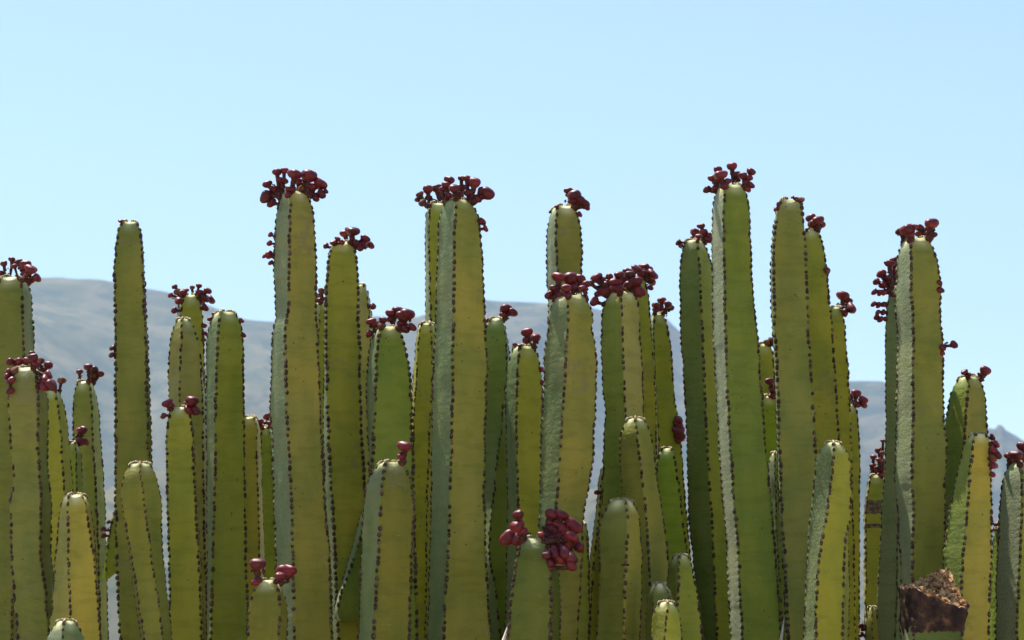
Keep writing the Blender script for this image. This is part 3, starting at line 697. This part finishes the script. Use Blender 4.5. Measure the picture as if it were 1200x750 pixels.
def pale_shard(parent, tip, base, wpx, layer_shift, seed):
    """a pale pointed shard standing off the stem"""
    st, root = parent; org = np.array(root.location); rd = random.Random(seed)
    d = st.d + layer_shift
    a, m = px(*base, d); b, _ = px(*tip, d); V, Fc = [], []; nn = 7
    for j in range(nn + 1):
        t = j / nn; c = a.lerp(b, t) + Vector((0, -.004 * math.sin(t * 3.1), 0))
        w = wpx * m * (1 - t) ** .8 * (1 + .12 * rd.uniform(-1, 1)) + .0004
        for sx, sy in ((-1, .3), (0, -.6), (1, .3), (0, .6)): V.append(c + Vector((sx * w, sy * w * .5, 0)))
    for j in range(nn):
        for i in range(4):
            k = (i + 1) % 4; Fc.append((j * 4 + i, j * 4 + k, j * 4 + 4 + k, j * 4 + 4 + i))
    mesh_obj('pale_shard', np.array([tuple(v) for v in V]) - org, Fc, M_SHARD, root)
M_SHARD = mat_simple('pale_shard', [(.45, .44, .32), (.62, .60, .46), (.74, .72, .58)], 90, .7, .2)
pale_shard(by_label('largest bunch'), (595, 733), (589, 762), 4.5, -.01, 5)
pale_shard(by_label('tall dull olive'), (919, 724), (914, 762), 4, -.03, 6)

# ------------------------------------------------------------------ the broken stump
def stump():
    d = 4.35 + .125 * 1.5
    rows = [(727, 1060, 1123, 1064), (735, 1060, 1122, 1064), (750, 1061, 1121, 1065)]
    st = Stem(rows, d, 4, 'w', 'd', .4, 77, open_top=True)
    root = bpy.data.objects.new('cactus_stump', None); COL.objects.link(root); root.location = (float(st.X[0]), d, 0); root.empty_display_size = .05
    root['label'] = 'snapped-off cactus stump with ragged brown fibrous broken top'; root['category'] = 'cactus stump'
    org = np.array(root.location)
    st.build(root, Z_FRAME)
    x0, y0, r_, a = st.at(st.ztop); h = math.pi / 4
    keys = [(-180, 674), (-135, 686), (-90, 690), (-45, 689), (-20, 697), (10, 705), (45, 714), (75, 706), (95, 698), (120, 684), (140, 664), (155, 666), (180, 674)]
    ka = np.radians([k[0] for k in keys]); kz = np.array([px(1090, k[1], d)[0].z for k in keys])
    zb = px(1090, 741, d)[0].z
    na = 96; V, Fc = [], []
    def sec(q):
        rel = ((q - a) % (2 * h)) - h
        return r_ * (math.cos(h) / math.cos(rel) + .06 * (1 - (rel / h) ** 2))
    nz = 14
    zr = []
    for i in range(na):
        q = -math.pi + 2 * math.pi * i / na
        zr.append(np.interp(q, ka, kz) + .007 * noise.noise(Vector((q * 4, 1, 0))) + .006 * noise.noise(Vector((q * 12, 5, 0))) + .005 * noise.noise(Vector((q * 28, 8, 0))))
    for j in range(nz + 1):
        for i in range(na):
            q = -math.pi + 2 * math.pi * i / na; t = j / nz
            zlow = zb + .009 * noise.noise(Vector((q * 2.2, 7, 0))) + .006 * noise.noise(Vector((q * 9, 3, 0)))
            z = zlow + (zr[i] - zlow) * t
            rr = sec(q) * (.985 + .065 * min(1, t / .22) + .015 * t) + .0045 * noise.fractal(Vector((math.sin(q) * 3, math.cos(q) * 3, z * 60)), 1, 2, 4) * (.3 + t)
            rr += .010 * math.exp(-((math.degrees(q) - 75) / 30) ** 2 - ((t - .8) / .28) ** 2)
            V.append((x0 + rr * math.sin(q), y0 - rr * math.cos(q), z))
    for j in range(nz):
        for i in range(na):
            k = (i + 1) % na; Fc.append((j * na + i, (j + 1) * na + i, (j + 1) * na + k, j * na + k))
    wall = mesh_obj('broken_bark', np.array(V) - org, [f[::-1] for f in Fc], M_WOOD, root)
    # torn inner face
    V2, F2 = [], []; nr = 16
    top = V[-na:]
    cz = px(1090, 692, d)[0].z
    for j in range(nr + 1):
        t = j / nr
        for i in range(na):
            p = top[i]; k = 1 - t
            zz = p[2] * k + cz * t
            jag = .014 * noise.fractal(Vector(((p[0] - x0) * k * 75, (p[1] - y0) * k * 75, 4.)), .8, 2.2, 4) * min(1, t * 5)
            V2.append((x0 + (p[0] - x0) * k, y0 + (p[1] - y0) * k, zz + jag - .003 * min(1, t * 8)))
    for j in range(nr):
        for i in range(na):
            k = (i + 1) % na; F2.append((j * na + i, j * na + k, (j + 1) * na + k, (j + 1) * na + i))
    mesh_obj('torn_pith', np.array(V2) - org, F2, M_PITH, root, smooth=False)
    # splinters standing out of the break
    rd = random.Random(3); V3, F3 = [], []
    for _ in range(420):
        i = rd.randrange(na); t = rd.random() ** .8; p = top[i]
        c = Vector((x0 + (p[0] - x0) * (1 - t), y0 + (p[1] - y0) * (1 - t), p[2] * (1 - t) + cz * t - .003))
        dr = Vector((rd.uniform(-.9, .9), rd.uniform(-1.2, .3), rd.uniform(.1, 1))).normalized(); L = rd.uniform(.003, .010); w = rd.uniform(.0008, .0028)
        t1 = dr.orthogonal().normalized(); t2 = dr.cross(t1); b = len(V3)
        V3 += [c + t1 * w, c + t2 * w * .5, c - t1 * w, c - t2 * w * .5, c + dr * L + t1 * w * .4, c + dr * L * .9 - t1 * w * .5]
        F3 += [(b, b + 1, b + 4), (b + 1, b + 2, b + 5), (b + 1, b + 5, b + 4), (b + 2, b + 3, b + 5), (b + 3, b, b + 4), (b + 3, b + 4, b + 5)]
    o = mesh_obj('splinters', np.array([tuple(v) for v in V3]) - org, F3, M_PITH, root, smooth=False); o['kind'] = 'stuff'
stump()
